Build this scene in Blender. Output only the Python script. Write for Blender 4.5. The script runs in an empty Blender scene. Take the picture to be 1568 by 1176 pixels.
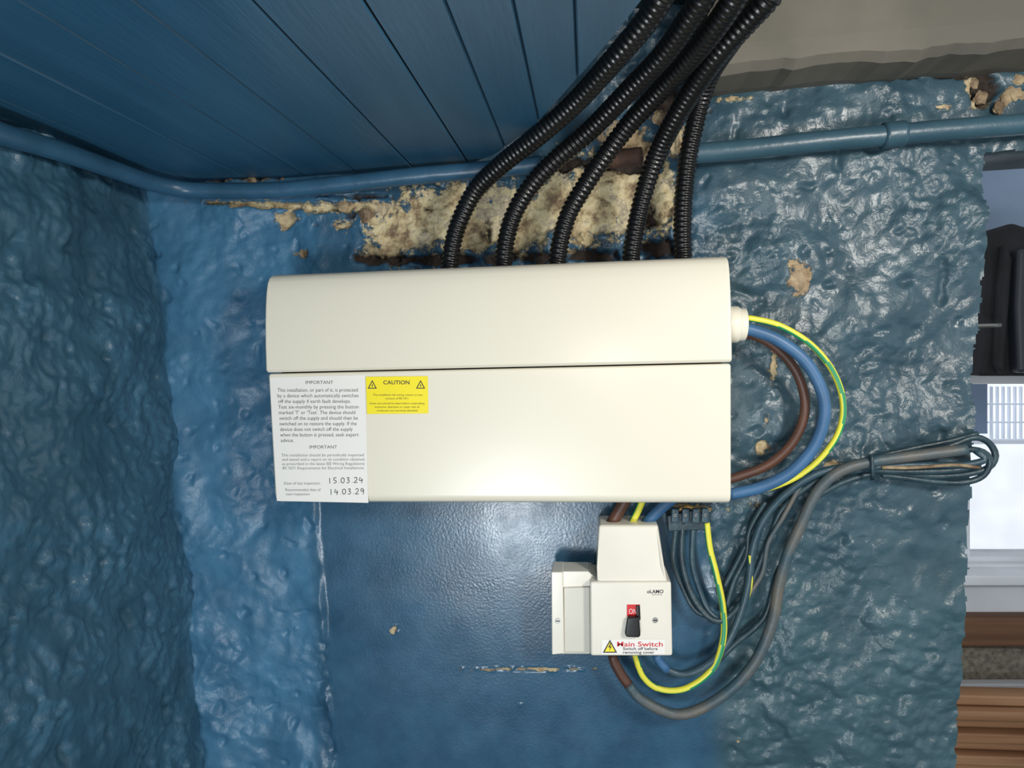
import bpy, math, random, bmesh
import numpy as np
from mathutils import Vector, Matrix, noise
random.seed(4)
SC=bpy.context.scene
try: SC.view_settings.view_transform='Standard'
except Exception: pass

# ------------------------------------------------------------ camera model
F=1000.0; CX,CY=784.0,588.0
ZC=1.6; CAM=Vector((0,-0.95,ZC))
D=Vector((116,-53,1000)).normalized()
dn=Vector((0.030,1,0.0)); dn=(dn-D*dn.dot(D)).normalized()
XR=dn.cross(D).normalized()
Xc,Yc,Zc=XR,D,-dn
def ray(px,py):
    v=Vector((px-CX,py-CY,F)); return Vector((Xc.dot(v),Yc.dot(v),Zc.dot(v)))
def U(px,py,d=0.0):
    r=ray(px,py); t=(-d-CAM.y)/r.y; return CAM+r*t
def UZ(px,py,z):
    r=ray(px,py); t=(z-CAM.z)/r.z; return CAM+r*t
def proj(x,y,z):
    w=Vector((x,y,z))-CAM
    v=Xc*w.x+Yc*w.y+Zc*w.z
    return CX+F*v.x/v.z, CY+F*v.y/v.z
cd=bpy.data.cameras.new('camera'); cam=bpy.data.objects.new('camera',cd); SC.collection.objects.link(cam)
cd.sensor_width=36; cd.lens=F/1568*36; cd.clip_start=0.01
M=Matrix(((Xc[0],-Xc[1],-Xc[2],CAM.x),(Yc[0],-Yc[1],-Yc[2],CAM.y),(Zc[0],-Zc[1],-Zc[2],CAM.z),(0,0,0,1)))
cam.matrix_world=M; SC.camera=cam

# ------------------------------------------------------------ materials
def lin(c):
    return tuple(((v/255)/12.92 if v/255<=0.04045 else ((v/255+0.055)/1.055)**2.4) for v in c)
def mat(name,rgb,rough=0.5,metal=0.0,rgb2=None,nscale=8,bump=0.0,bscale=60,emit=0,coat=0,stretch=None):
    m=bpy.data.materials.new(name); m.use_nodes=True; nt=m.node_tree; b=nt.nodes['Principled BSDF']
    b.inputs['Roughness'].default_value=rough; b.inputs['Metallic'].default_value=metal
    b.inputs['Coat Weight'].default_value=coat
    tc=nt.nodes.new('ShaderNodeTexCoord'); src=tc.outputs['Object']
    if stretch:
        mp=nt.nodes.new('ShaderNodeMapping'); mp.inputs['Scale'].default_value=stretch
        nt.links.new(src,mp.inputs[0]); src=mp.outputs[0]
    n=nt.nodes.new('ShaderNodeTexNoise'); n.inputs['Scale'].default_value=nscale; n.inputs['Detail'].default_value=5
    nt.links.new(src,n.inputs['Vector'])
    r=nt.nodes.new('ShaderNodeValToRGB'); r.color_ramp.elements[0].position=0.35; r.color_ramp.elements[1].position=0.65
    c1=lin(rgb); c2=lin(rgb2) if rgb2 else tuple(x*0.9 for x in c1)
    r.color_ramp.elements[0].color=(*c1,1); r.color_ramp.elements[1].color=(*c2,1)
    nt.links.new(n.outputs['Fac'],r.inputs['Fac']); nt.links.new(r.outputs[0],b.inputs['Base Color'])
    if bump:
        n2=nt.nodes.new('ShaderNodeTexNoise'); n2.inputs['Scale'].default_value=bscale; n2.inputs['Detail'].default_value=4
        nt.links.new(src,n2.inputs['Vector'])
        bp=nt.nodes.new('ShaderNodeBump'); bp.inputs['Strength'].default_value=bump; bp.inputs['Distance'].default_value=0.002
        nt.links.new(n2.outputs['Fac'],bp.inputs['Height']); nt.links.new(bp.outputs[0],b.inputs['Normal'])
    if emit:
        nt.links.new(r.outputs[0],b.inputs['Emission Color']); b.inputs['Emission Strength'].default_value=emit
    return m

def wall_mat(name):
    m=bpy.data.materials.new(name); m.use_nodes=True; nt=m.node_tree; b=nt.nodes['Principled BSDF']; L=nt.links.new
    def N(t): return nt.nodes.new(t)
    tc=N('ShaderNodeTexCoord').outputs['Object']
    ap=N('ShaderNodeAttribute'); ap.attribute_name='paint_light'
    am=N('ShaderNodeAttribute'); am.attribute_name='mask'
    sp=N('ShaderNodeSeparateColor'); L(am.outputs['Color'],sp.inputs[0])
    def ns(scale,det=5,rough=0.6):
        n=N('ShaderNodeTexNoise'); n.inputs['Scale'].default_value=scale; n.inputs['Detail'].default_value=det; n.inputs['Roughness'].default_value=rough
        L(tc,n.inputs['Vector']); return n.outputs['Fac']
    def math_(op,a,b_,clamp=False):
        q=N('ShaderNodeMath'); q.operation=op; q.use_clamp=clamp
        for i,v in enumerate((a,b_)):
            if isinstance(v,(int,float)): q.inputs[i].default_value=v
            else: L(v,q.inputs[i])
        return q.outputs[0]
    w=N('ShaderNodeMix'); w.data_type='RGBA'; w.blend_type='MULTIPLY'; w.inputs[0].default_value=1
    rr=N('ShaderNodeValToRGB'); rr.color_ramp.elements[0].position=0.3; rr.color_ramp.elements[1].position=0.7
    rr.color_ramp.elements[0].color=(0.66,0.71,0.74,1); rr.color_ramp.elements[1].color=(1.3,1.22,1.18,1)
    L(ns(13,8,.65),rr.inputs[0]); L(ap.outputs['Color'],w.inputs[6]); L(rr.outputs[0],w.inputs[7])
    pr=N('ShaderNodeValToRGB'); e=pr.color_ramp.elements
    e[0].position=0.28; e[0].color=(*lin((84,68,54)),1); e[1].position=0.72; e[1].color=(*lin((208,202,186)),1)
    for pos,c in ((0.40,(130,112,88)),(0.46,(174,158,122)),(0.54,(200,188,152)),(0.59,(150,140,124)),(0.64,(192,180,148))):
        x=e.new(pos); x.color=(*lin(c),1)
    L(ns(26,8,0.72),pr.inputs[0])
    br=N('ShaderNodeValToRGB'); br.color_ramp.elements[0].position=.35; br.color_ramp.elements[1].position=.65
    br.color_ramp.elements[0].color=(*lin((112,82,60)),1); br.color_ramp.elements[1].color=(*lin((172,154,126)),1)
    L(ns(60,6,.7),br.inputs[0])
    pc=N('ShaderNodeMix'); pc.data_type='RGBA'; L(am.outputs['Alpha'],pc.inputs[0]); L(br.outputs[0],pc.inputs[6]); L(pr.outputs[0],pc.inputs[7])
    pm=math_('ADD',sp.outputs[0],math_('MULTIPLY',math_('SUBTRACT',ns(55,6,0.75),0.5),1.9))
    pm=math_('MULTIPLY',math_('SUBTRACT',pm,0.5),9,True)
    mx=N('ShaderNodeMix'); mx.data_type='RGBA'; L(pm,mx.inputs[0]); L(w.outputs[2],mx.inputs[6]); L(pc.outputs[2],mx.inputs[7])
    dm=math_('ADD',sp.outputs[1],math_('MULTIPLY',math_('SUBTRACT',ns(60,5,0.7),0.5),0.7))
    dm=math_('MULTIPLY',math_('SUBTRACT',dm,0.5),5,True)
    mx2=N('ShaderNodeMix'); mx2.data_type='RGBA'; L(dm,mx2.inputs[0]); L(mx.outputs[2],mx2.inputs[6]); mx2.inputs[7].default_value=(*lin((46,38,33)),1)
    L(mx2.outputs[2],b.inputs['Base Color'])
    rg=math_('ADD',ap.outputs['Alpha'],math_('MULTIPLY',math_('MAXIMUM',pm,dm),0.6),True)
    rg=math_('ADD',rg,math_('MULTIPLY',math_('SUBTRACT',ns(22,5,.6),.5),0.3),True); L(rg,b.inputs['Roughness'])
    b.inputs['Specular IOR Level'].default_value=0.45
    rs=sp.outputs[2]
    h=math_('ADD',math_('MULTIPLY',ns(75,3,0.55),math_('MULTIPLY',rs,0.75)),math_('MULTIPLY',ns(260,1,0.5),0.085))
    h=math_('ADD',h,math_('MULTIPLY',math_('MULTIPLY',rs,rs),math_('MULTIPLY',ns(190,4,.65),0.26)))
    h=math_('ADD',h,math_('MULTIPLY',pm,math_('SUBTRACT',ns(90,5,.7),.9)))
    bp=N('ShaderNodeBump'); bp.inputs['Strength'].default_value=0.75; bp.inputs['Distance'].default_value=0.0035
    L(h,bp.inputs['Height']); L(bp.outputs[0],b.inputs['Normal'])
    return m

MW=wall_mat('painted_render')
M_ceil=mat('blue_board_paint',(38,82,110),0.42,rgb2=(45,90,118),nscale=6,bump=0.25,bscale=40,stretch=(6,0.6,6))
M_groove=mat('groove_dark',(12,26,38),0.9)
M_cream=mat('cream_powder_coat',(222,217,200),0.3,rgb2=(220,215,197),nscale=3)
M_white=mat('white_plastic',(224,220,207),0.3)
M_grey_pl=mat('recess_plastic',(204,201,188),0.4)
M_label=mat('label_white',(230,228,222),0.4,rgb2=(228,226,220))
M_yel=mat('label_yellow',(240,222,30),0.4)
M_ink=mat('ink',(40,40,46),0.6)
M_ink2=mat('ink_grey',(104,104,108),0.6)
M_red=mat('red_print',(205,22,30),0.45)
M_black=mat('black_pvc',(13,13,14),0.3,rgb2=(17,17,18),nscale=20)
M_blackp=mat('black_plastic',(16,16,18),0.3)
M_blue_c=mat('blue_cable_sheath',(60,102,142),0.45,rgb2=(50,90,128),nscale=30)
M_brown_c=mat('brown_cable_sheath',(90,58,44),0.45,rgb2=(76,50,40),nscale=30)
M_gy=mat('earth_yellow',(222,216,66),0.4)
M_gg=mat('earth_green',(44,142,96),0.4)
M_grey_c=mat('grey_pvc_painted',(54,78,88),0.42,rgb2=(38,64,78),nscale=40,bump=.4,bscale=120)
M_dark_c=mat('dark_pvc_painted',(30,50,60),0.4,rgb2=(48,70,78),nscale=40,bump=.4,bscale=120)
M_tan_c=mat('dirty_grey_cable',(96,94,88),0.5,rgb2=(50,76,88),nscale=18,bump=.4,bscale=120)
M_pipe=mat('blue_painted_pipe',(50,90,118),0.36,rgb2=(40,76,100),nscale=16,bump=.5,bscale=50)
M_pipe2=mat('teal_painted_pipe',(54,84,98),0.36,rgb2=(46,74,88),nscale=16,bump=.5,bscale=50)
M_rust=mat('rust',(86,60,46),0.8,rgb2=(54,42,38),nscale=40,bump=.6)
M_steel=mat('screw_metal',(150,150,146),0.35,metal=0.9)
M_soff=mat('grey_plaster',(106,102,92),0.75,rgb2=(88,86,78),nscale=7,bump=.4,bscale=20)
M_chip=mat('broken_plaster',(160,142,112),0.9,rgb2=(92,74,58),nscale=50,bump=.8,bscale=80)
M_brass=mat('terminal_brass',(150,120,70),0.5,metal=.6,rgb2=(90,80,64))
M_bgw=mat('far_paint',(140,160,186),0.7)
M_upvc=mat('upvc_white',(228,232,238),0.35)
M_wood=mat('pine_wood',(184,142,106),0.6,rgb2=(146,104,72),nscale=3,stretch=(.6,4,12))
M_wood2=mat('dark_wood',(124,88,62),0.6,rgb2=(98,68,48),nscale=3,stretch=(.6,4,12))
M_gravel=mat('gravel',(150,144,128),0.9,rgb2=(102,98,88),nscale=60,bump=1,bscale=60)
M_fac=mat('facade_render_glow',(236,241,248),0.8,emit=1.0)  # facade and its grid glow in place of overcast daylight
M_fac2=mat('facade_grid_glow',(186,194,206),0.7,emit=0.7)
M_floor=mat('concrete_floor',(90,90,86),0.8,bump=.4,bscale=20)
M_blk=mat('black_fabric',(16,18,22),0.8,rgb2=(26,28,33),nscale=10,bump=.5,bscale=30)
M_dgrey=mat('dark_grey_metal',(46,50,58),0.5)

# ------------------------------------------------------------ mesh helpers
def obj(name,verts,faces,mats,parent=None,smooth=False,fm=None):
    me=bpy.data.meshes.new(name); me.from_pydata([tuple(v) for v in verts],[],faces)
    for m in (mats if isinstance(mats,(list,tuple)) else [mats]): me.materials.append(m)
    if fm is not None: me.polygons.foreach_set('material_index',fm)
    if smooth: me.polygons.foreach_set('use_smooth',[True]*len(me.polygons))
    me.update()
    o=bpy.data.objects.new(name,me); SC.collection.objects.link(o)
    if parent: o.parent=parent
    return o
def empty(name):
    o=bpy.data.objects.new(name,None); SC.collection.objects.link(o); return o
def bevel(o,w,seg=3,ang=35,wn=True):
    b=o.modifiers.new('b','BEVEL'); b.width=w; b.segments=seg; b.limit_method='ANGLE'; b.angle_limit=math.radians(ang)
    o.data.polygons.foreach_set('use_smooth',[True]*len(o.data.polygons))
    if wn:
        n=o.modifiers.new('n','WEIGHTED_NORMAL'); n.keep_sharp=False
def prism_pts(name,front,dy,m,parent=None,bv=0.0,seg=2):
    n=len(front); back=[Vector((p.x,p.y+dy,p.z)) for p in front]
    faces=[list(range(n)),list(range(2*n-1,n-1,-1))]
    for i in range(n):
        j=(i+1)%n; faces.append([j,i,n+i,n+j])
    o=obj(name,list(front)+back,faces,m,parent)
    if bv: bevel(o,bv,seg)
    return o
def prism(name,poly,df,db,m,parent=None,bv=0.0,seg=2):
    return prism_pts(name,[U(x,y,df) for x,y in poly],df-db,m,parent,bv,seg)
def rect(x0,y0,x1,y1): return [(x0,y0),(x0,y1),(x1,y1),(x1,y0)]
def boxw(name,a,b,m,parent=None,bv=0):
    x0,y0,z0=a;x1,y1,z1=b
    v=[(x0,y0,z0),(x1,y0,z0),(x1,y1,z0),(x0,y1,z0),(x0,y0,z1),(x1,y0,z1),(x1,y1,z1),(x0,y1,z1)]
    f=[(0,3,2,1),(4,5,6,7),(0,1,5,4),(1,2,6,5),(2,3,7,6),(3,0,4,7)]
    o=obj(name,v,f,m,parent)
    if bv: bevel(o,bv,2)
    return o
def catmull(P,step):
    P=[Vector(p) for p in P]; Q=[P[0]*2-P[1]]+P+[P[-1]*2-P[-2]]; dense=[]
    for i in range(1,len(Q)-2):
        p0,p1,p2,p3=Q[i-1:i+3]
        for k in range(40):
            t=k/40; dense.append(0.5*((2*p1)+(p2-p0)*t+(2*p0-5*p1+4*p2-p3)*t*t+(3*p1-p0-3*p2+p3)*t**3))
    dense.append(P[-1])
    cum=[0]
    for a,b in zip(dense,dense[1:]): cum.append(cum[-1]+(b-a).length)
    n=max(2,int(cum[-1]/step)); out=[]; j=0
    for i in range(n+1):
        s=cum[-1]*i/n
        while j<len(cum)-2 and cum[j+1]<s: j+=1
        t=(s-cum[j])/max(1e-9,cum[j+1]-cum[j]); out.append(dense[j].lerp(dense[j+1],t))
    return out,cum[-1]
def sweep(P,rf,step,seg,phase=0.0):
    pts,L=catmull(P,step); V=[];Fc=[]
    T=(pts[1]-pts[0]).normalized(); nrm=T.orthogonal().normalized()
    for i,p in enumerate(pts):
        t=(pts[min(i+1,len(pts)-1)]-pts[max(i-1,0)]).normalized()
        nrm=(nrm-t*nrm.dot(t)).normalized(); bn=t.cross(nrm)
        r=rf(L*i/(len(pts)-1),i)
        for k in range(seg):
            a=2*math.pi*k/seg+phase; V.append(p+(nrm*math.cos(a)+bn*math.sin(a))*r)
    for i in range(len(pts)-1):
        for k in range(seg):
            k2=(k+1)%seg; Fc.append((i*seg+k,i*seg+k2,(i+1)*seg+k2,(i+1)*seg+k))
    Fc.append(tuple(range(seg-1,-1,-1))); n0=(len(pts)-1)*seg; Fc.append(tuple(range(n0,n0+seg)))
    return V,Fc,len(pts)
def tube(name,px,r,m,parent=None,step=0.006,seg=14):
    P=[U(*p) if len(p)==3 and not isinstance(p,Vector) else p for p in px]
    V,Fc,n=sweep(P,lambda s,i:r,step,seg); return obj(name,V,Fc,m,parent,True)
def earth(name,px,r,parent=None,tw=0.12):
    P=[U(*p) for p in px]; seg=16; V,Fc,n=sweep(P,lambda s,i:r,0.005,seg); fm=[]
    for i in range(n-1):
        for k in range(seg):
            fm.append(1 if ((k+int(i*tw))%seg) in (0,1,2,8,9,10) else 0)
    fm+= [0,0]
    return obj(name,V,Fc,[M_gy,M_gg],parent,True,fm)
def conduit(name,px,r):
    P=[U(*p) for p in px]; pitch=0.0068; per=6
    prof=[1,1,0.975,0.895,0.88,0.91]
    V,Fc,n=sweep(P,lambda s,i:r*prof[i%per],pitch/per,24)
    return obj(name,V,Fc,M_black,None,True)

# ------------------------------------------------------------ walls
def sstep(a,b,x):
    t=min(1.0,max(0.0,(x-a)/(b-a))); return t*t*(3-2*t)
def frac(v,s,o=4,H=0.9,off=0):
    return noise.fractal(Vector((v[0]*s+off,v[1]*s,v[2]*s)),H,2.1,o,noise_basis='PERLIN_ORIGINAL')
def dome(x,y,s,off=0.0):
    d=noise.voronoi(Vector((x*s+off,off,y*s)),distance_metric='DISTANCE')[0][0]
    q=1-(d/0.75)**2
    return q*q*(3-2*q) if q>0 else 0.0
def blob(px,py,L):
    best=0; bi=1
    for e in L:
        cx,cy,rx,ry,s=e[:5]
        d=s*(1.0-math.hypot((px-cx)/rx,(py-cy)/ry)*0.5)
        if d>best: best=d; bi=e[5] if len(e)>5 else 1
    return best,bi
PL=[ # exposed plaster: x,y,rx,ry,strength,cream(1)/brown(0)
 (625,352,70,42,1.1),(700,330,90,52,1.15),(790,330,90,52,1.15),(880,310,80,62,1.15),(950,300,75,62,1.15),(1010,300,28,58,1.0),
 (590,382,42,16,1.0,.7),(500,318,60,9,1.0),(410,314,80,6,1.0),(345,312,30,5,.95),(440,334,20,12,0.9,.6),(560,316,50,10,1.0,.7),(520,345,26,8,.75,.8),
 (350,270,60,11,1.1,0.2),(960,215,45,40,.95,.4),(1225,425,14,26,1.05,.2),(1215,403,11,7,.95,.4),(1183,560,7,32,0.85,.7),(1165,682,12,12,.95,.7),(1170,640,6,16,.75,.6),
 (605,962,6,6,0.85,.5),(815,1023,95,3,0.85,.6),(797,1078,4,4,.8,.6),(1175,770,30,7,.85,.7),(1060,778,40,6,1.0,.6),(1500,140,22,24,1.1,.6),(1440,165,20,5,.85,.7),(1120,152,30,5,.85,.8),
 (460,388,12,7,.7,.4),(1280,712,40,10,.75,.5),(1035,200,16,60,.9,.6),(70,178,60,4,.8,.9),(150,215,30,5,.85,.9),(215,256,20,4,.85,.9),(900,262,60,10,.9,.9),(1185,1110,6,5,.7,.7),(1130,1135,8,5,.7,.6),(455,960,5,6,.6,.7)]
DK=[(100,182,150,12,1.15),(200,245,60,12,1.2),(30,160,60,12,1.2),(350,270,45,8,.95),(560,300,70,6,.85),(640,397,120,9,1.1),(760,394,40,12,1.0),(830,394,40,12,1.0),(910,390,50,12,1.0),(1010,382,30,16,1.0),(950,250,55,10,.9),(1510,135,22,26,1.25),(850,250,90,12,.95),(1250,118,220,6,.9),(1020,150,60,30,.9),(485,345,18,12,.65),(535,325,14,12,.75),(660,330,14,36,.7),(745,350,12,30,.7),(1000,330,12,40,.8)]  # dark brown gaps and hollows; upright stripes between conduits paint their shadows
c_band=Vector(lin((62,110,142))); c_left=Vector(lin((56,94,116))); c_pan=Vector(lin((48,86,112))); c_right=Vector(lin((54,79,91))); c_rb=Vector(lin((60,88,98)))  # regional tints put cool daylight at left, warm light at right into the paint
def attrs(o,paint_light,mask):
    me=o.data
    a=me.color_attributes.new('paint_light','FLOAT_COLOR','POINT'); a.data.foreach_set('color',np.asarray(paint_light,dtype=np.float32).ravel())
    a=me.color_attributes.new('mask','FLOAT_COLOR','POINT'); a.data.foreach_set('color',np.asarray(mask,dtype=np.float32).ravel())

xl_top=U(247,300,0).x; zl_top=U(247,300,0).z; xl_b=U(325,1170,0).x; zl_b=U(325,1170,0).z
def xleft(z): return xl_top+(xl_b-xl_top)*(zl_top-z)/(zl_top-zl_b)
def edge_px(py):
    return 1508-(py-240)*0.045+7*noise.noise(Vector((py*0.03,3.3,0)))+3*noise.noise(Vector((py*0.12,9.3,0)))
def back_wall():
    st=0.0023
    xs=np.arange(-0.80,0.80,st).tolist(); zs=np.arange(ZC-0.78,ZC+0.47,st).tolist()
    nx,nz=len(xs),len(zs); V=[];pa=[];ma=[];keep=[]
    for z in zs:
        for x in xs:
            px,py=proj(x,0,z)
            v=(x,0,z)
            n1=noise.noise(Vector((x*5,7,z*5)))
            n2=noise.noise(Vector((x*16,4,z*16))); n3=noise.noise(Vector((x*16,14,z*16)))
            wob=6*n1+4*noise.noise(Vector((x*30,1,z*30)))
            pl=sstep(482,492,px-(py-780)*0.07+wob*0.5)*(1-sstep(1085,1120,px+wob*3))*sstep(560,640,py)
            if px>1000: pl*=(1-sstep(-60,40,(px-1110)+ (py<900)*(0.25*(900-py)) ))
            band=(1-sstep(455,500,px-(py-700)*0.05+wob))
            rgt=sstep(1040,1110,px)
            rough=1.0-pl
            wx,wz=x+0.010*n2,z+0.010*n3
            big=frac(v,6,2,1.0)*0.016
            d=big*(rough*0.95+0.04); rp=0.3
            if rough>0.01:
                rp=sstep(-0.25,0.35,n1+0.5*n3+0.15*rgt)
                med=frac((wx,0,wz),13,3,1.0,off=5)*0.0060
                dm=dome(wx,wz,30)*0.0042*(0.25+0.75*rp)*(0.5+0.5*rgt)*(1-0.5*band)
                dm+=dome(wx,wz,62,5.5)*0.0020*rp*(1-0.4*band)
                pit=noise.noise(Vector((x*45,21,z*45)))
                rid=max(-.12,.22-abs(noise.noise(Vector((wx*14+n3,3,wz*12)))))*.0035
                d+=rough*(med+dm+rid-max(0,pit-.38)*0.012+noise.noise(Vector((x*90,8,z*90)))*0.0014*rp*(1-.5*band))
            d+=pl*(0.0035+0.0005*noise.noise(Vector((x*9,1,z*9))))
            d+=0.02*band*(1-sstep(240,470,px))
            b,tint=blob(px,py,PL); k,_=blob(px,py,DK)
            nn=frac(v,30,4,0.7,off=11)*0.25
            bb=b+nn; kk=k+nn*1.3
            if b>0 and bb>0.5: d=d*(1-0.4*min(1,(bb-.5)*4))-min(1,(bb-0.5)*5)*(0.012 if py<400 and px<1040 else 0.002)+abs(frac(v,45,3,.7,off=2))*0.006
            if k>0 and kk>0.5: d-=min(1,(kk-0.5)*5)*0.012
            V.append((x,-d,z))
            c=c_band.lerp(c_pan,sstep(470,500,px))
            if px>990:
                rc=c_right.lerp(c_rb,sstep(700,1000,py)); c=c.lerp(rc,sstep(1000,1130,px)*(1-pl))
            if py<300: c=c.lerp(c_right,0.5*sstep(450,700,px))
            rg=0.27*pl+(1-pl)*(0.44*band+(1-band)*0.33)
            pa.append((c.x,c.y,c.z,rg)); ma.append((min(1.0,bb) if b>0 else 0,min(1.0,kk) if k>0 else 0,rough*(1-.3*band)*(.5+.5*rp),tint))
            keep.append(px<edge_px(py) or py<232+5*n1)
    Fc=[]
    for j in range(nz-1):
        for i in range(nx-1):
            a=j*nx+i
            if keep[a] and keep[a+1] and keep[a+nx] and keep[a+nx+1]: Fc.append((a,a+1,a+nx+1,a+nx))
    def add(a,b):
        n=len(V); x0,y0,z0=a;x1,y1,z1=b
        V.extend([(x0,y0,z0),(x1,y0,z0),(x1,y1,z0),(x0,y1,z0),(x0,y0,z1),(x1,y0,z1),(x1,y1,z1),(x0,y1,z1)])
        for f in [(0,3,2,1),(4,5,6,7),(0,1,5,4),(1,2,6,5),(2,3,7,6),(3,0,4,7)]: Fc.append(tuple(n+q for q in f))
        for _ in range(8): pa.append((*c_right,.4)); ma.append((0,0,1,1))
    xe=U(1460,1176,0).x
    add((-0.9,0.045,0.0),(xe-0.02,0.22,ZC+0.62))
    add((xe-0.02,0.045,U(1500,215,0).z+0.01),(0.95,0.22,ZC+0.62))
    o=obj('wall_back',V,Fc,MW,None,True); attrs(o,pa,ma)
def left_wall():
    st=0.0027
    ys=np.arange(-1.02,0.05,st).tolist(); zs=np.arange(ZC-0.80,ZC+0.40,st).tolist()
    V=[];pa=[];ma=[];ny=len(ys)
    for z in zs:
        xw=xleft(z)
        for y in ys:
            x=xw+0.11*max(0.0,-y); 
            px,py=proj(x,y,z) if y>-0.6 else (-500,500)
            n1=noise.noise(Vector((1,y*6,z*6))); n2=noise.noise(Vector((2,y*15,z*15))); n3=noise.noise(Vector((12,y*15,z*15)))
            wy,wz=y+.010*n2,z+.010*n3
            rp=sstep(-0.35,0.25,n1+.5*n3)
            big=frac((0,y,z),7,2,1.0,off=3)*0.015; med=frac((0,wy,wz),20,4,0.85,off=9)*0.0060
            dm=dome(wy,wz,34,2.2)*.0042*(.3+.7*rp)+dome(wy,wz,66,8.1)*.0024*(.3+.7*rp)
            pit=noise.noise(Vector((21,y*45,z*45)))
            rid=max(-.12,.2-abs(noise.noise(Vector((7,wy*18,wz*24+n2)))))*.005
            d=big+med+dm+rid-max(0,pit-.35)*0.012+noise.noise(Vector((3,y*90,z*90)))*0.0018*(.4+.6*rp)
            k,_=blob(px,py,DK); b,tint=blob(px,py,PL)
            nn=frac((0,y,z),30,4,0.7,off=11)*0.25
            if k>0 and k+nn>.5: d-=0.014
            V.append((x+d-0.008,y,z))
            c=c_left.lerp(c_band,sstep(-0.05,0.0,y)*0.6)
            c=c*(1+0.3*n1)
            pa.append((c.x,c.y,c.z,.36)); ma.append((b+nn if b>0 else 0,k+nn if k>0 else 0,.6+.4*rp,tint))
    Fc=[(j*ny+i+1,j*ny+i,(j+1)*ny+i,(j+1)*ny+i+1) for j in range(len(zs)-1) for i in range(ny-1)]
    n=len(V); x0=xleft(ZC)-0.30;x1=xleft(ZC+.4)-0.035
    V.extend([(x0,-1.02,0),(x1,-1.02,0),(x1,.22,0),(x0,.22,0),(x0,-1.02,ZC+.62),(x1,-1.02,ZC+.62),(x1,.22,ZC+.62),(x0,.22,ZC+.62)])
    for f in [(0,3,2,1),(4,5,6,7),(0,1,5,4),(1,2,6,5),(2,3,7,6),(3,0,4,7)]: Fc.append(tuple(n+q for q in f))
    for _ in range(8): pa.append((*c_left,.4)); ma.append((0,0,1,1))
    o=obj('wall_left',V,Fc,MW,None,True); attrs(o,pa,ma)
back_wall(); left_wall()

# ------------------------------------------------------------ ceiling boards
ZB=U(520,266,0).z
arc=[UZ(x,y,ZB) for x,y in [(690,262),(760,236),(820,190),(862,145),(902,98),(942,50),(985,-5),(1010,-60),(1030,-140)]]
def yend(x):
    if x<=arc[0].x: return 0.004+0.006*noise.noise(Vector((x*20,0,0)))
    for a,b in zip(arc,arc[1:]):
        if a.x<=x<=b.x: return a.y+(b.y-a.y)*(x-a.x)/(b.x-a.x)
    return arc[-1].y
def ceiling():
    V=[];Fc=[];fm=[]
    xs=[UZ(p,0,ZB).x for p in (30,205,385,555,680,785,880)]
    xs=[xs[0]-0.25,xs[0]-0.17,xs[0]-0.085]+xs+[arc[-1].x]
    for x0,x1 in zip(xs,xs[1:]):
        sub=6; g=0.0009
        secs=[x0+g*0.5+ (x1-x0-g)*k/sub for k in range(sub+1)]
        cols=[]
        dz=random.uniform(-.0010,.0010)
        for k,x in enumerate(secs):
            zz=ZB+dz+(0.002 if k in(0,sub) else 0); cols.append((x,zz))
        cols.insert(1,(secs[0]+0.0014,ZB+dz)); cols.insert(-1,(secs[-1]-0.0014,ZB+dz))
        n=len(V)
        for x,z in cols:
            V.append((x,-1.15,z)); V.append((x,yend(x),z)); V.append((x,yend(x),ZB+0.02))
        for k in range(len(cols)-1):
            a=n+3*k; Fc.append((a,a+1,a+4,a+3)); fm.append(0); Fc.append((a+1,a+2,a+5,a+4)); fm.append(0)
    n=len(V); m=len(arc)
    for p in arc:
        V.append((p.x,p.y,ZB+0.003)); V.append((p.x,p.y,ZB+0.22))
    for k in range(m-1):
        a=n+2*k; Fc.append((a,a+2,a+3,a+1)); fm.append(0)
    n=len(V)
    V.extend([(xs[0],-1.15,ZB+0.004),(xs[0],0.01,ZB+0.004),(arc[0].x,0.01,ZB+0.004)]); 
    for p in arc[1:]: V.append((p.x,p.y,ZB+0.004))
    V.append((arc[-1].x,-1.15,ZB+0.004))
    Fc.append(tuple(range(n,len(V)))); fm.append(1)
    return obj('ceiling',V,Fc,[M_ceil,M_groove],None,False,fm)
ceiling()
boxw('ceiling_upper',(-0.9,-1.15,ZC+0.62),(1.0,0.25,ZC+0.66),M_soff)
boxw('floor',(-1.0,-2.2,-0.03),(3.4,2.0,0.0),M_floor)

zb=U(1330,88,0.09).z
soff=[U(1085,84,0.09).x,0.95]
def beam():
    n=60; V=[];Fc=[]
    for i in range(n+1):
        x=soff[0]+(soff[1]-soff[0])*i/n
        w=0.005*noise.noise(Vector((x*14,2,0)))+0.003*noise.noise(Vector((x*50,2,0)))
        zl=zb-(x-.35)*0.005
        for (d,z) in [(-0.04,zl+0.006),(0.02,zl+w),(0.075,zl+w*1.4),(0.088,zl+0.008+w),(0.09,zl+0.03),(0.092,zl+0.30),(-0.04,zl+0.30)]:
            V.append((x,-d,z))
    for i in range(n):
        for k in range(7):
            k2=(k+1)%7; a=i*7; Fc.append((a+k,a+k2,a+7+k2,a+7+k))
    Fc.append(tuple(range(7))); Fc.append(tuple(range(n*7+6,n*7-1,-1)))
    obj('soffit_beam',V,Fc,M_soff,None,False)
beam()

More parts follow.
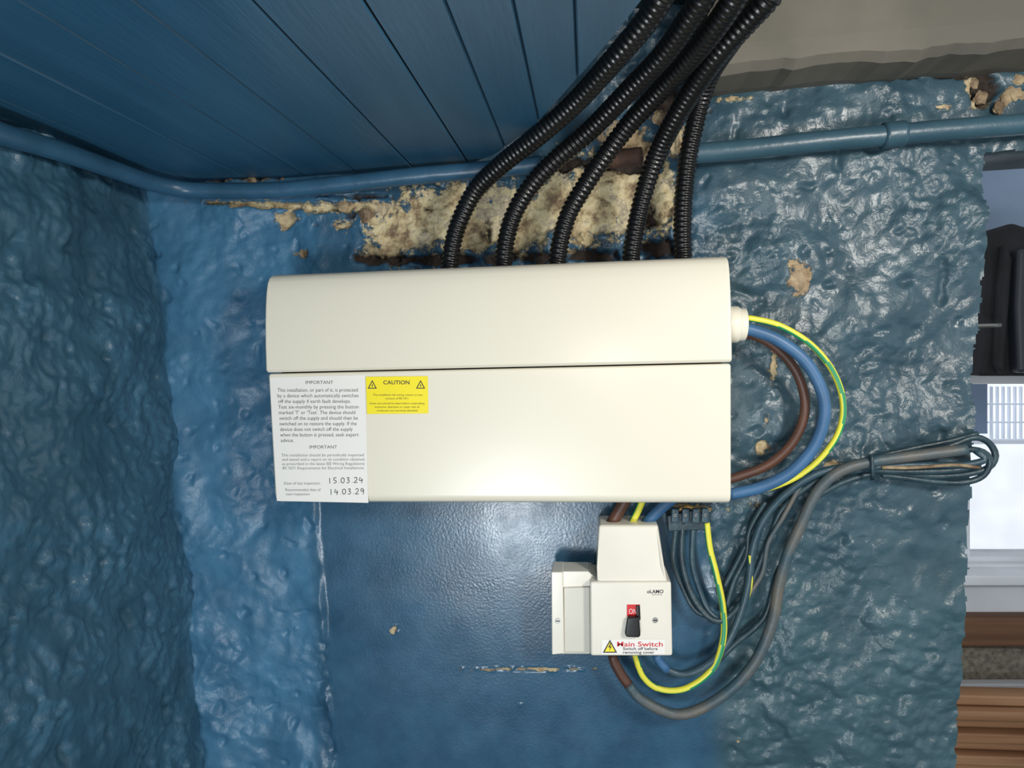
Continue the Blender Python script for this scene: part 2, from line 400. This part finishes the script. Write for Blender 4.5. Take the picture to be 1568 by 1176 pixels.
# ------------------------------------------------------------ pipes
tube('painted_pipe',[(-60,180,.365),(0,204,.325),(60,222,.275),(120,241,.215),(180,262,.145),(230,279,.085),(275,289,.05),(320,292,.04),(430,291,.034),(540,280,.034),(640,269,.034),(720,262,.03),(830,252,.02)],0.0118,M_pipe,None,0.008,20)
p2=empty('service_pipe')
tube('pipe_run',[(1055,236,.03),(1150,228,.032),(1250,217,.034),(1360,207,.036),(1450,199,.036),(1570,190,.036),(1660,184,.036)],0.0135,M_pipe2,p2,0.01,20)
tube('coupling',[(1352,208,.036),(1384,204.5,.036)],0.0165,M_pipe2,p2,0.004,20)
tube('rusty_pipe_stub',[(935,244,.03),(982,239,.045)],0.012,M_rust,None,0.005,16)

# ------------------------------------------------------------ corrugated conduits
R=0.0125
conduit('corrugated_conduit',[(688,412,.055),(693,375,.055),(704,338,.058),(728,292,.07),(768,252,.10),(824,208,.14),(880,158,.18),(940,92,.24),(990,32,.28),(1022,-20,.31),(1070,-120,.34),(1120,-260,.36)],R)
conduit('corrugated_conduit',[(770,410,.055),(775,368,.055),(787,328,.058),(812,286,.07),(850,246,.09),(905,198,.12),(962,140,.17),(1015,85,.22),(1058,25,.27),(1085,-20,.30),(1125,-120,.34),(1160,-260,.36)],R)
conduit('corrugated_conduit',[(852,408,.055),(859,365,.055),(872,325,.058),(896,284,.07),(926,240,.085),(962,192,.11),(1010,140,.155),(1058,88,.21),(1098,38,.26),(1135,-20,.30),(1185,-120,.34),(1220,-260,.36)],R)
conduit('corrugated_conduit',[(965,404,.055),(971,362,.055),(980,318,.058),(993,272,.07),(1010,228,.09),(1035,180,.13),(1064,133,.17),(1100,82,.215),(1145,32,.25),(1190,-20,.28),(1250,-120,.30),(1300,-300,.30)],R)
conduit('corrugated_conduit',[(1046,400,.05),(1045,350,.05),(1047,300,.05),(1053,245,.055),(1062,200,.06),(1073,155,.07),(1088,112,.10),(1118,66,.15),(1152,20,.19),(1185,-30,.21),(1240,-130,.22),(1290,-300,.22)],R)

# ------------------------------------------------------------ consumer unit
cu=empty('consumer_unit')
DB=0.112
TL,TR,BL,BR=U(403,418,DB),U(1119,388,DB),U(421,772,DB),U(1120,774,DB)
def bx(s,t,d):
    a=TL.lerp(TR,s); b=BL.lerp(BR,s); p=a.lerp(b,t); return Vector((p.x,-d,p.z))
def shell(name,prof):
    V=[bx(0,t,d) for t,d in prof]+[bx(1,t,d) for t,d in prof]; n=len(prof)
    Fc=[list(range(n-1,-1,-1)),list(range(n,2*n))]
    for i in range(n):
        j=(i+1)%n; Fc.append([i,j,n+j,n+i])
    o=obj(name,V,Fc,M_cream,cu); bevel(o,0.0035,4,30); return o
ts=0.426
up=[(0.0,0.004),(0.0,0.084),(0.006,0.092),(0.018,0.098),(0.04,0.103),(0.08,0.1075),(0.14,0.1115),(0.22,0.1150),(0.31,0.1175),(0.39,0.1185),(ts-0.012,0.1188),(ts-0.004,0.1178),(ts,0.115),(ts,0.004)]
lo=[(ts+0.006,0.004),(ts+0.006,0.1130),(0.70,0.1125),(0.955,0.1115),(0.978,0.110),(0.992,0.1055),(1.0,0.097),(1.0,0.004)]
shell('top_cover',up); shell('front_cover',lo)
Vb=[bx(s,t,d) for s in (0.01,0.99) for t,d in [(0.05,.003),(0.05,.085),(0.9,.085),(0.9,.003)]]
obj('back_box',Vb,[(3,2,1,0),(4,5,6,7),(0,1,5,4),(1,2,6,5),(2,3,7,6),(3,0,4,7)],M_groove,cu)
g0=U(1112,497,.065); g1=U(1131,497,.065); g2=U(1141,497,.065)
V,Fc,n=sweep([g0,g0.lerp(g1,.5),g1,g2],lambda s,i:0.024 if s<(g1-g0).length else 0.0215,0.0015,26)
o=obj('cable_gland',V,Fc,M_cream,cu,True); bevel(o,0.002,2,40)

def mkplane(a,b,c,off):
    n=(b-a).cross(c-a).normalized()
    if n.y>0: n=-n
    a=a+n*off
    def f(px,py):
        r=ray(px,py); t=(a-CAM).dot(n)/r.dot(n); return CAM+r*t
    return f
def cup(off): return mkplane(bx(0,ts+.006,0.1130),bx(1,ts+.006,0.1130),bx(0,0.70,0.1125),off)
S1=cup(0.0006); S2=cup(0.0009); S3=cup(0.0012)
def flat(name,poly,fn,m,parent):
    return obj(name,[fn(x,y) for x,y in poly],[list(range(len(poly)))],m,parent)
def text(name,s,x0,x1,yb,h,fn,m,parent,shear=0.0,bold=-0.008,rot=0.0):
    cu_=bpy.data.curves.new('t','FONT'); cu_.body=s; cu_.size=1; cu_.shear=shear; cu_.offset=bold; cu_.resolution_u=3
    to=bpy.data.objects.new('t',cu_); SC.collection.objects.link(to)
    dg=bpy.context.evaluated_depsgraph_get(); dg.update()
    me=bpy.data.meshes.new_from_object(to.evaluated_get(dg))
    xs=[v.co.x for v in me.vertices]; mx,mn=max(xs),min(xs)
    k=(x1-x0)/(mx-mn)
    V=[fn(x0+(v.co.x-mn)*k, yb-v.co.y*h/0.7+rot*((v.co.x-mn)*k)) for v in me.vertices]
    Fc=[list(p.vertices) for p in me.polygons]
    bpy.data.objects.remove(to); 
    return obj(name,V,Fc,m,parent)
# pen strokes for handwriting (unit glyph box 0..1, y down)
GL={'0':[[(.5,0),(.12,.25),(.1,.7),(.45,1),(.85,.75),(.85,.25),(.5,0)]],
'1':[[(.45,0),(.5,1.05)]],'2':[[(.1,.2),(.4,0),(.8,.15),(.7,.5),(.1,1),(.95,.95)]],
'3':[[(.15,.08),(.6,0),(.75,.22),(.4,.45),(.8,.62),(.65,.95),(.1,.98)]],
'4':[[(.3,0),(.08,.6),(.95,.58)],[(.7,.25),(.66,1.1)]],'5':[[(.85,0),(.25,.03),(.2,.42),(.7,.5),(.75,.85),(.1,1)]],
'9':[[(.8,.22),(.55,.0),(.18,.1),(.15,.42),(.5,.52),(.8,.25)],[(.8,.2),(.8,.6),(.68,1.1)]],'.':[[(.4,.9),(.5,1.0)]]}
def handwrite(name,s,x0,x1,ytop,h,fn,m,parent,w=0.5,rise=0.0):
    V=[];Fc=[]
    adv=[.45 if c=='.' else 1.0 for c in s]; tot=sum(adv); k=(x1-x0)/tot; x=x0
    for c,a in zip(s,adv):
        gw=k*0.74*(1 if c!='.' else .5)
        for st in GL[c]:
            P=[(x+gw*u,ytop+h*v+rise*(x-x0)+random.uniform(-.12,.12)) for u,v in st]
            P3=[Vector((p[0],p[1],0)) for p in P]
            if len(P3)>2: P3,_=catmull(P3,0.6)
            base=len(V)
            for i,p in enumerate(P3):
                q=P3[min(i+1,len(P3)-1)]-P3[max(i-1,0)]; n=Vector((-q.y,q.x,0)).normalized()*w
                V.append(fn(p.x+n.x,p.y+n.y)); V.append(fn(p.x-n.x,p.y-n.y))
            for i in range(len(P3)-1):
                b=base+2*i; Fc.append((b,b+1,b+3,b+2))
        x+=k*a
    obj(name,V,Fc,m,parent)
flat('inspection_label',[(413,578),(424,767),(564,770),(559,574)],S1,M_label,cu)
flat('caution_label',[(560,577),(562,634),(656,633),(655,576)],S2,M_yel,cu)
lines=[("IMPORTANT",468,510,588,5),("This installation, or part of it, is protected",425,548,600,5.6),("by a device which automatically switches",425,549,608.6,5.6),
("off the supply if earth fault develops.",426,537,617.2,5.6),("Test six-monthly by pressing the button",426,549,625.8,5.6),("marked 'T' or 'Test'. The device should",427,544,634.4,5.6),
("switch off the supply and should then be",428,548,643,5.6),("switched on to restore the supply. If the",428,546,651.5,5.6),("device does not switch off the supply",429,540,660,5.6),
("when the button is pressed, seek expert",429,549,668.5,5.6),("advice.",430,450,677,5.6),("IMPORTANT",474,516,687,5)]
for i,(s,a,b,y,h) in enumerate(lines): text('label_text_%d'%i,s,a,b,y,h,S2,M_ink,cu,rot=-0.003)
l2=[("This installation should be periodically inspected",431,557,699,4.2),("and tested and a report on its condition obtained,",432,559,705.6,4.2),("as prescribed in the latest IEE Wiring Regulations",432,558,712.2,4.2),("BS 7671 Requirements for Electrical Installations.",433,558,718.8,4.2),
("Date of last inspection",435,490,742,4.2),("Recommended date of",437,491,752,4.2),("next inspection",438,474,758.5,4.2)]
for i,(s,a,b,y,h) in enumerate(l2): text('label_small_%d'%i,s,a,b,y,h,S2,M_ink2,cu,rot=-0.003)
handwrite('date_1',"15.03.24",502,558,732,8.2,S2,M_ink,cu,rise=-.03)
handwrite('date_2',"14.03.29",504,560,749,8.2,S2,M_ink,cu,rise=-.02)
text('caution_text',"CAUTION",587,627,588.5,6,S3,M_ink,cu,bold=.01)
for i,(s,a,b,y) in enumerate([("This installation has wiring colours to two",571,647,606),("versions of BS 7671",590,625,611.5),("Great care should be taken before undertaking",566,650,619),("extension, alteration or repair that all",574,642,624.5),("conductors are correctly identified.",577,640,630)]):
    text('caution_small_%d'%i,s,a,b,y,3.0,S3,M_ink,cu)
for i,cx in enumerate((570,644)):
    flat('warn_o%d'%i,[(cx-7,595),(cx+7,595),(cx,582)],cup(.0012),M_ink,cu)
    flat('warn_i%d'%i,[(cx-4.7,593.7),(cx+4.7,593.7),(cx,584.8)],cup(.0014),M_yel,cu)
    flat('warn_b%d'%i,[(cx-.7,592.5),(cx+.7,592.5),(cx+.5,588),(cx-.5,588)],cup(.0016),M_ink,cu)

# ------------------------------------------------------------ main switch enclosure
ms=empty('main_switch_enclosure')
DF=0.078
prism('base_frame',[(846,880),(845,1002),(904,1002),(907,880)],0.055,0.002,M_white,ms,.002)
prism('side_strip',[(844,876),(845,1003),(864,1001),(862,876)],0.066,0.02,M_white,ms,.0015)
prism('blank_module',[(863,900),(864,999),(904,999),(903,899)],0.064,0.02,M_grey_pl,ms,.0015)
prism('side_header',[(846,875),(846,884),(861,900),(903,898),(916,887),(900,875)],0.061,0.02,M_white,ms,.001)
prism('front_cover',[(903,891),(904,1005),(1030,1005),(1028,891)],DF,0.003,M_white,ms,.0035,3)
def frustum(name,front,back,m,parent,bv):
    n=len(front); f=[list(range(n)),list(range(2*n-1,n-1,-1))]
    for i in range(n):
        j=(i+1)%n; f.append([j,i,n+i,n+j])
    o=obj(name,list(front)+list(back),f,m,parent); bevel(o,bv,3); return o
fr=[U(917,804,.058),U(914,870,.073),U(914,892,.0745),U(1023,892,.0745),U(1017,865,.073),U(1008,804,.058)]
bk=[Vector((p.x,-0.003,p.z)) for p in fr]
frustum('terminal_cover',fr,bk,M_white,ms,.0035)
SW=lambda off:(lambda px,py:U(px,py,DF+off))
prism('toggle_slot',rect(960,926,980,946),DF+.0008,DF-.002,M_red,ms,.0003)
text('on_text',"ON",963,975,940,8,SW(.0011),M_label,ms)
prism('toggle',[(961,946),(957,971),(959,976),(979,977),(981,973),(979,946)],DF+.009,DF-.002,M_blackp,ms,.002)
prism('toggle_tip',[(974,928),(975,950),(981,950),(980,928)],DF+.004,DF-.002,M_blackp,ms,.001)
def screw(name,cx,cy,d,r,parent):
    pts=[(cx+r*math.cos(a*math.pi/8),cy+r*math.sin(a*math.pi/8)) for a in range(16)]
    prism(name,pts,d+.0012,d-.002,M_steel,parent,.0004)
    prism(name+'_slot',[(cx-r*.8,cy-1),(cx-r*.8+.6,cy+.6),(cx+r*.8,cy+1),(cx+r*.8-.6,cy-.6)],d+.0014,d,M_ink,parent)
screw('screw_1',1003.5,950,DF,4.2,ms); screw('screw_2',854,951,.066,3.8,ms)
flat('switch_label',[(921,979),(921,1002),(1018,1002),(1018,979)],SW(.0004),M_label,ms)
text('main_text',"Main Switch",945,1015,990,7.4,SW(.0007),M_red,ms,bold=.01)
text('sub_text_1',"Switch off before",954,1007,995.5,4.4,SW(.0007),M_ink,ms,bold=.01)
text('sub_text_2',"removing cover",954,1002,1001,4.4,SW(.0007),M_ink,ms,bold=.01)
flat('tri_o',[(923,999.5),(945,999.5),(934,979.5)],SW(.0007),M_ink,ms)
flat('tri_i',[(926,997.8),(942,997.8),(934,983)],SW(.0009),M_yel,ms)
flat('tri_b',[(934.6,984.5),(931.5,991.5),(934,991.5),(932.8,997),(936.6,989.8),(934.2,989.8),(936,984.5)],SW(.0011),M_ink,ms)
text('maker_mark',"oLAMO",991,1016,908.5,5.5,SW(.0006),M_ink,ms,bold=.01)
text('maker_sub',"ELECTRICAL",999,1014,911.5,1.8,SW(.0006),M_ink,ms)

# ------------------------------------------------------------ cables
earth('earth_cable',[(1138,488,.068),(1152,488,.068),(1195,499,.066),(1242,528,.063),(1276,570,.06),(1291,618,.058),(1284,662,.056),(1258,700,.05),(1225,727,.04),(1185,745,.032),(1128,757,.03)],0.0041)
tube('blue_power_cable',[(1136,503,.07),(1150,505,.07),(1190,520,.07),(1232,552,.07),(1258,598,.068),(1262,640,.068),(1246,684,.066),(1212,722,.064),(1168,745,.062),(1118,757,.06)],0.0078,M_blue_c)
tube('brown_power_cable',[(1136,512,.052),(1155,514,.05),(1185,530,.05),(1215,562,.048),(1231,602,.046),(1230,642,.045),(1210,682,.045),(1172,714,.045),(1112,736,.045)],0.0062,M_brown_c)
tube('brown_power_cable',[(960,762,.035),(948,782,.036),(936,803,.036)],0.0085,M_brown_c)
earth('earth_cable',[(985,762,.035),(977,782,.036),(966,803,.036)],0.005)
tube('blue_power_cable',[(1035,760,.03),(1008,782,.034),(988,803,.036)],0.008,M_blue_c)
earth('earth_cable',[(1082,800,.032),(1087,840,.034),(1097,880,.036),(1107,930,.038),(1107,980,.04),(1090,1025,.04),(1050,1054,.04),(1010,1055,.04),(984,1035,.04),(972,1001,.04)],0.0044)
sc_=tube('grey_supply_cable',[(1480,688,.05),(1400,698,.045),(1335,707,.045),(1285,722,.045),(1252,752,.045),(1228,800,.045),(1206,850,.044),(1192,900,.042),(1182,955,.042),(1152,1020,.042),(1100,1070,.042),(1040,1094,.042),(985,1073,.042),(962,1048,.04)],0.0073,M_tan_c)
tube('brown_core',[(938,1001,.04),(941,1014,.04),(952,1034,.04),(963,1049,.04)],0.0070,M_brown_c,sc_)
gc_=tube('grey_circuit_cable',[(1005,1001,.04),(1012,1018,.04),(1040,1032,.04),(1072,1025,.04),(1105,998,.036),(1130,950,.036),(1146,895,.034),(1153,840,.034),(1170,795,.034),(1205,755,.036),(1260,722,.038),(1340,712,.04)],0.0052,M_grey_c)
tube('blue_core',[(1004,1000,.041),(1009,1012,.041),(1022,1026,.041)],0.0060,M_blue_c,gc_)
G=[ ([(1046,800,.03),(1044,850,.03),(1052,890,.032),(1068,925,.036),(1092,950,.04),(1115,945,.036),(1140,915,.03),(1160,870,.028),(1180,820,.028),(1202,775,.03),(1260,732,.034),(1340,716,.036)],.0042,M_dark_c),
 ([(1062,800,.03),(1060,860,.028),(1072,905,.028),(1085,935,.032),(1100,948,.036)],.0040,M_grey_c),
 ([(1036,800,.03),(1032,860,.026),(1048,905,.026),(1066,935,.03),(1088,945,.034)],.0040,M_dark_c),
 ([(1172,768,.024),(1148,812,.022),(1143,850,.022),(1124,890,.022),(1112,930,.024)],.0040,M_dark_c),
 ([(1215,745,.024),(1176,775,.022),(1154,812,.02),(1128,862,.02),(1108,900,.02)],.0036,M_dark_c),
 ([(1345,722,.03),(1285,741,.028),(1236,775,.026),(1219,825,.024),(1190,880,.022),(1170,945,.022),(1126,985,.022),(1090,1020,.022)],.0044,M_dark_c),
 ([(1190,770,.03),(1162,802,.03),(1156,840,.032),(1146,880,.03),(1140,920,.028)],.0036,M_grey_c),
 ([(1226,742,.034),(1200,790,.036),(1176,832,.034),(1166,880,.032),(1132,930,.032),(1118,965,.03)],.0032,M_tan_c),
]
for P,r,m in G: tube('grey_circuit_cable',P,r,m)
B=[ ([(1335,706,.03),(1400,694,.03),(1450,684,.03),(1490,670,.03),(1514,678,.03),(1524,700,.03),(1505,720,.03),(1440,729,.03),(1335,722,.028)],.0042,M_dark_c),
 ([(1335,712,.035),(1400,702,.035),(1460,690,.035),(1500,690,.035),(1516,706,.035),(1500,732,.032),(1450,739,.03),(1350,727,.028)],.0040,M_dark_c),
 ([(1330,716,.04),(1400,712,.04),(1470,712,.04),(1508,704,.04),(1494,690,.036)],.0044,M_grey_c),
 ([(1330,720,.036),(1400,722,.036),(1460,720,.036),(1500,712,.036)],.0042,M_dark_c),
 ([(1270,726,.03),(1340,700,.03),(1400,686,.028),(1450,676,.028),(1497,664,.028)],.0036,M_dark_c)]
bd=empty('coiled_cable_bundle')
for i,(P,r,m) in enumerate(B): tube('strand_%d'%(i+1),P,r,m,bd)
tube('bare_core',[(1350,716,.045),(1400,716,.046),(1460,712,.046),(1500,716,.044)],.0022,M_chip,bd)
tube('tie',[(1334,696,.052),(1336,715,.054),(1336,734,.05)],.0025,M_dark_c,bd)
earth('earth_cable',[(1148,850,.036),(1150,890,.036),(1143,920,.034),(1130,945,.03)],.0026)
tb=empty('terminal_block')
prism('block_body',[(1022,790),(1024,814),(1088,812),(1088,786),(1060,782)],.034,.004,M_dark_c,tb,.002)
for i,x in enumerate((1034,1050,1066,1080)):
    prism('clamp_%d'%(i+1),[(x-5,779),(x-6,800),(x+5,802),(x+6,780)],.042,.03,M_grey_c,tb,.0015)
    screw('clamp_screw_%d'%(i+1),x,789,.042,2.6,tb)
tube('copper_tail',[(1035,782,.03),(1055,776,.034),(1078,784,.03)],.003,M_brass,tb)

def chip(px,py,d,r,sq=0.5):
    bm=bmesh.new(); bmesh.ops.create_icosphere(bm,subdivisions=4,radius=r)
    c=U(px,py,d)
    for v in bm.verts:
        q=v.co*(0.9/r)+Vector((px,py,0))
        v.co*=1+0.55*noise.noise(q)+.3*noise.noise(q*2.7); v.co.y*=sq; v.co+=c
    me=bpy.data.meshes.new('c'); bm.to_mesh(me); bm.free(); return me
bmc=bmesh.new()
for a in [(1500,150,.0,.008),(1538,154,.0,.009),(1552,145,.0,.011),(1528,165,.005,.007),(1490,128,0,.007),(1010,180,.005,.010),(352,274,.010,.010),(318,272,.010,.006),(385,275,.010,.007),(1556,124,0,.009),(560,330,0,.01),(525,318,.004,.007)]:
    me=chip(*a); bmc.from_mesh(me)
me=bpy.data.meshes.new('broken_plaster_chips'); bmc.to_mesh(me); me.materials.append(M_chip)
for p in me.polygons: p.use_smooth=True
o=bpy.data.objects.new('broken_plaster_chips',me); SC.collection.objects.link(o)

# ------------------------------------------------------------ space beyond the wall's right edge
FD=-1.25
def far(name,poly,df,th,m,parent=None,bv=0): return prism_pts(name,[U(x,y,df) for x,y in poly],th,m,parent,bv)
far('wall_far',rect(1380,-300,1900,574),FD-.02,.1,M_bgw)
w=empty('window_1')
far('frame_top',rect(1380,574,1900,588),FD+.03,.08,M_upvc,w,.004)
far('frame_left',rect(1440,588,1486,860),FD+.03,.08,M_upvc,w,.004)
far('transom',rect(1482,852,1900,866),FD+.03,.08,M_upvc,w,.004)
far('frame_bottom',rect(1380,864,1900,882),FD+.06,.10,M_upvc,w,.006)
far('sill',rect(1380,882,1900,898),FD+.14,.2,M_upvc,w,.006)
far('apron',rect(1380,898,1900,945),FD+.06,.1,M_upvc,w,.004)
gm=bpy.data.materials.new('glass'); gm.use_nodes=True; gb=gm.node_tree.nodes['Principled BSDF']; gb.inputs['Transmission Weight'].default_value=1; gb.inputs['Roughness'].default_value=.02; gb.inputs['IOR'].default_value=1.02
far('glass',rect(1486,588,1900,852),FD-.02,.004,gm,w)
f=empty('facade_outside')
far('facade_wall',rect(1300,450,1950,1000),-2.6,.05,M_fac,f)
far('mullion_shade',rect(1480,560,1512,664),-2.5,.05,M_bgw,f)  # bluish slab added outside the glass for the window frame's shading
for i in range(14): far('bar_%d'%i,rect(1519+i*9,592,1520.6+i*9,672),-2.5,.02,M_fac2,f)
for i in range(2): far('rail_%d'%i,rect(1514,618+i*28,1800,620+i*28),-2.49,.02,M_fac2,f)
far('ledge_out',rect(1470,674,1800,680),-2.4,.05,M_fac2,f)
far('wooden_beam',rect(1380,945,1900,992),FD+.1,.2,M_wood2,None,.01)
a_=U(1380,990,FD); b_=U(1900,1010,FD)
boxw('gravel_ledge',(a_.x,-FD,0.0),(b_.x,-FD+.2,a_.z),M_gravel,None,.004)
far('trim_1',rect(1380,1048,1900,1064),FD+.04,.035,M_upvc,None,.004)
st=empty('timber_stack')
zt=U(1500,1066,FD+.18).z; n_=16
for i in range(n_):
    z1=zt*(1-i/n_); z0=zt*(1-(i+1)/n_)+.004; y=-(FD+.18+(i%2)*.025)
    boxw('plank_%d'%i,(U(1380,1066,FD+.18).x,y,z0 if i<n_-1 else 0.0),(b_.x,y+.06,z1),M_wood,st,.006)
bk_=empty('black_coat')
far('coat_body',[(1514,352),(1510,380),(1513,430),(1508,470),(1512,520),(1504,560),(1500,576),(1700,576),(1700,345),(1570,346),(1552,340),(1535,347)],FD+.25,.2,M_blk,bk_,.012)
far('coat_fold',[(1540,372),(1533,440),(1528,562),(1538,574),(1546,480),(1552,395)],FD+.28,.1,M_blk,bk_,.012)
far('coat_fold_2',[(1560,380),(1556,470),(1560,572),(1580,570),(1580,380)],FD+.29,.1,M_dgrey,bk_,.012)
tube('chrome_rail',[(1470,499,-.9),(1500,499,-.9),(1532,498,-.9)],.006,M_steel,None,.02,12)

# ------------------------------------------------------------ lights
def area(name,loc,target,size,power,col):
    l=bpy.data.lights.new(name,'AREA'); l.size=size; l.energy=power; l.color=col
    o=bpy.data.objects.new(name,l); SC.collection.objects.link(o); o.location=loc
    o.rotation_euler=(Vector(target)-Vector(loc)).to_track_quat('-Z','Y').to_euler(); return o
area('window_light',(-0.30,-1.65,ZC-0.70),(-.2,0,ZC),0.28,12.5,(.90,.96,1.0))
area('ceiling_lamp',(0.66,-0.95,ZC+0.22),(0.0,0,ZC),0.16,8.5,(1.0,.95,.87))
area('flash_lamp',(0.06,-0.97,ZC+0.02),(0.06,0,ZC),0.04,0.9,(1.0,.97,.93))
W=bpy.data.worlds.new('w'); SC.world=W; W.use_nodes=True
bg=W.node_tree.nodes['Background']; bg.inputs[0].default_value=(.88,.94,1,1); bg.inputs[1].default_value=0.62
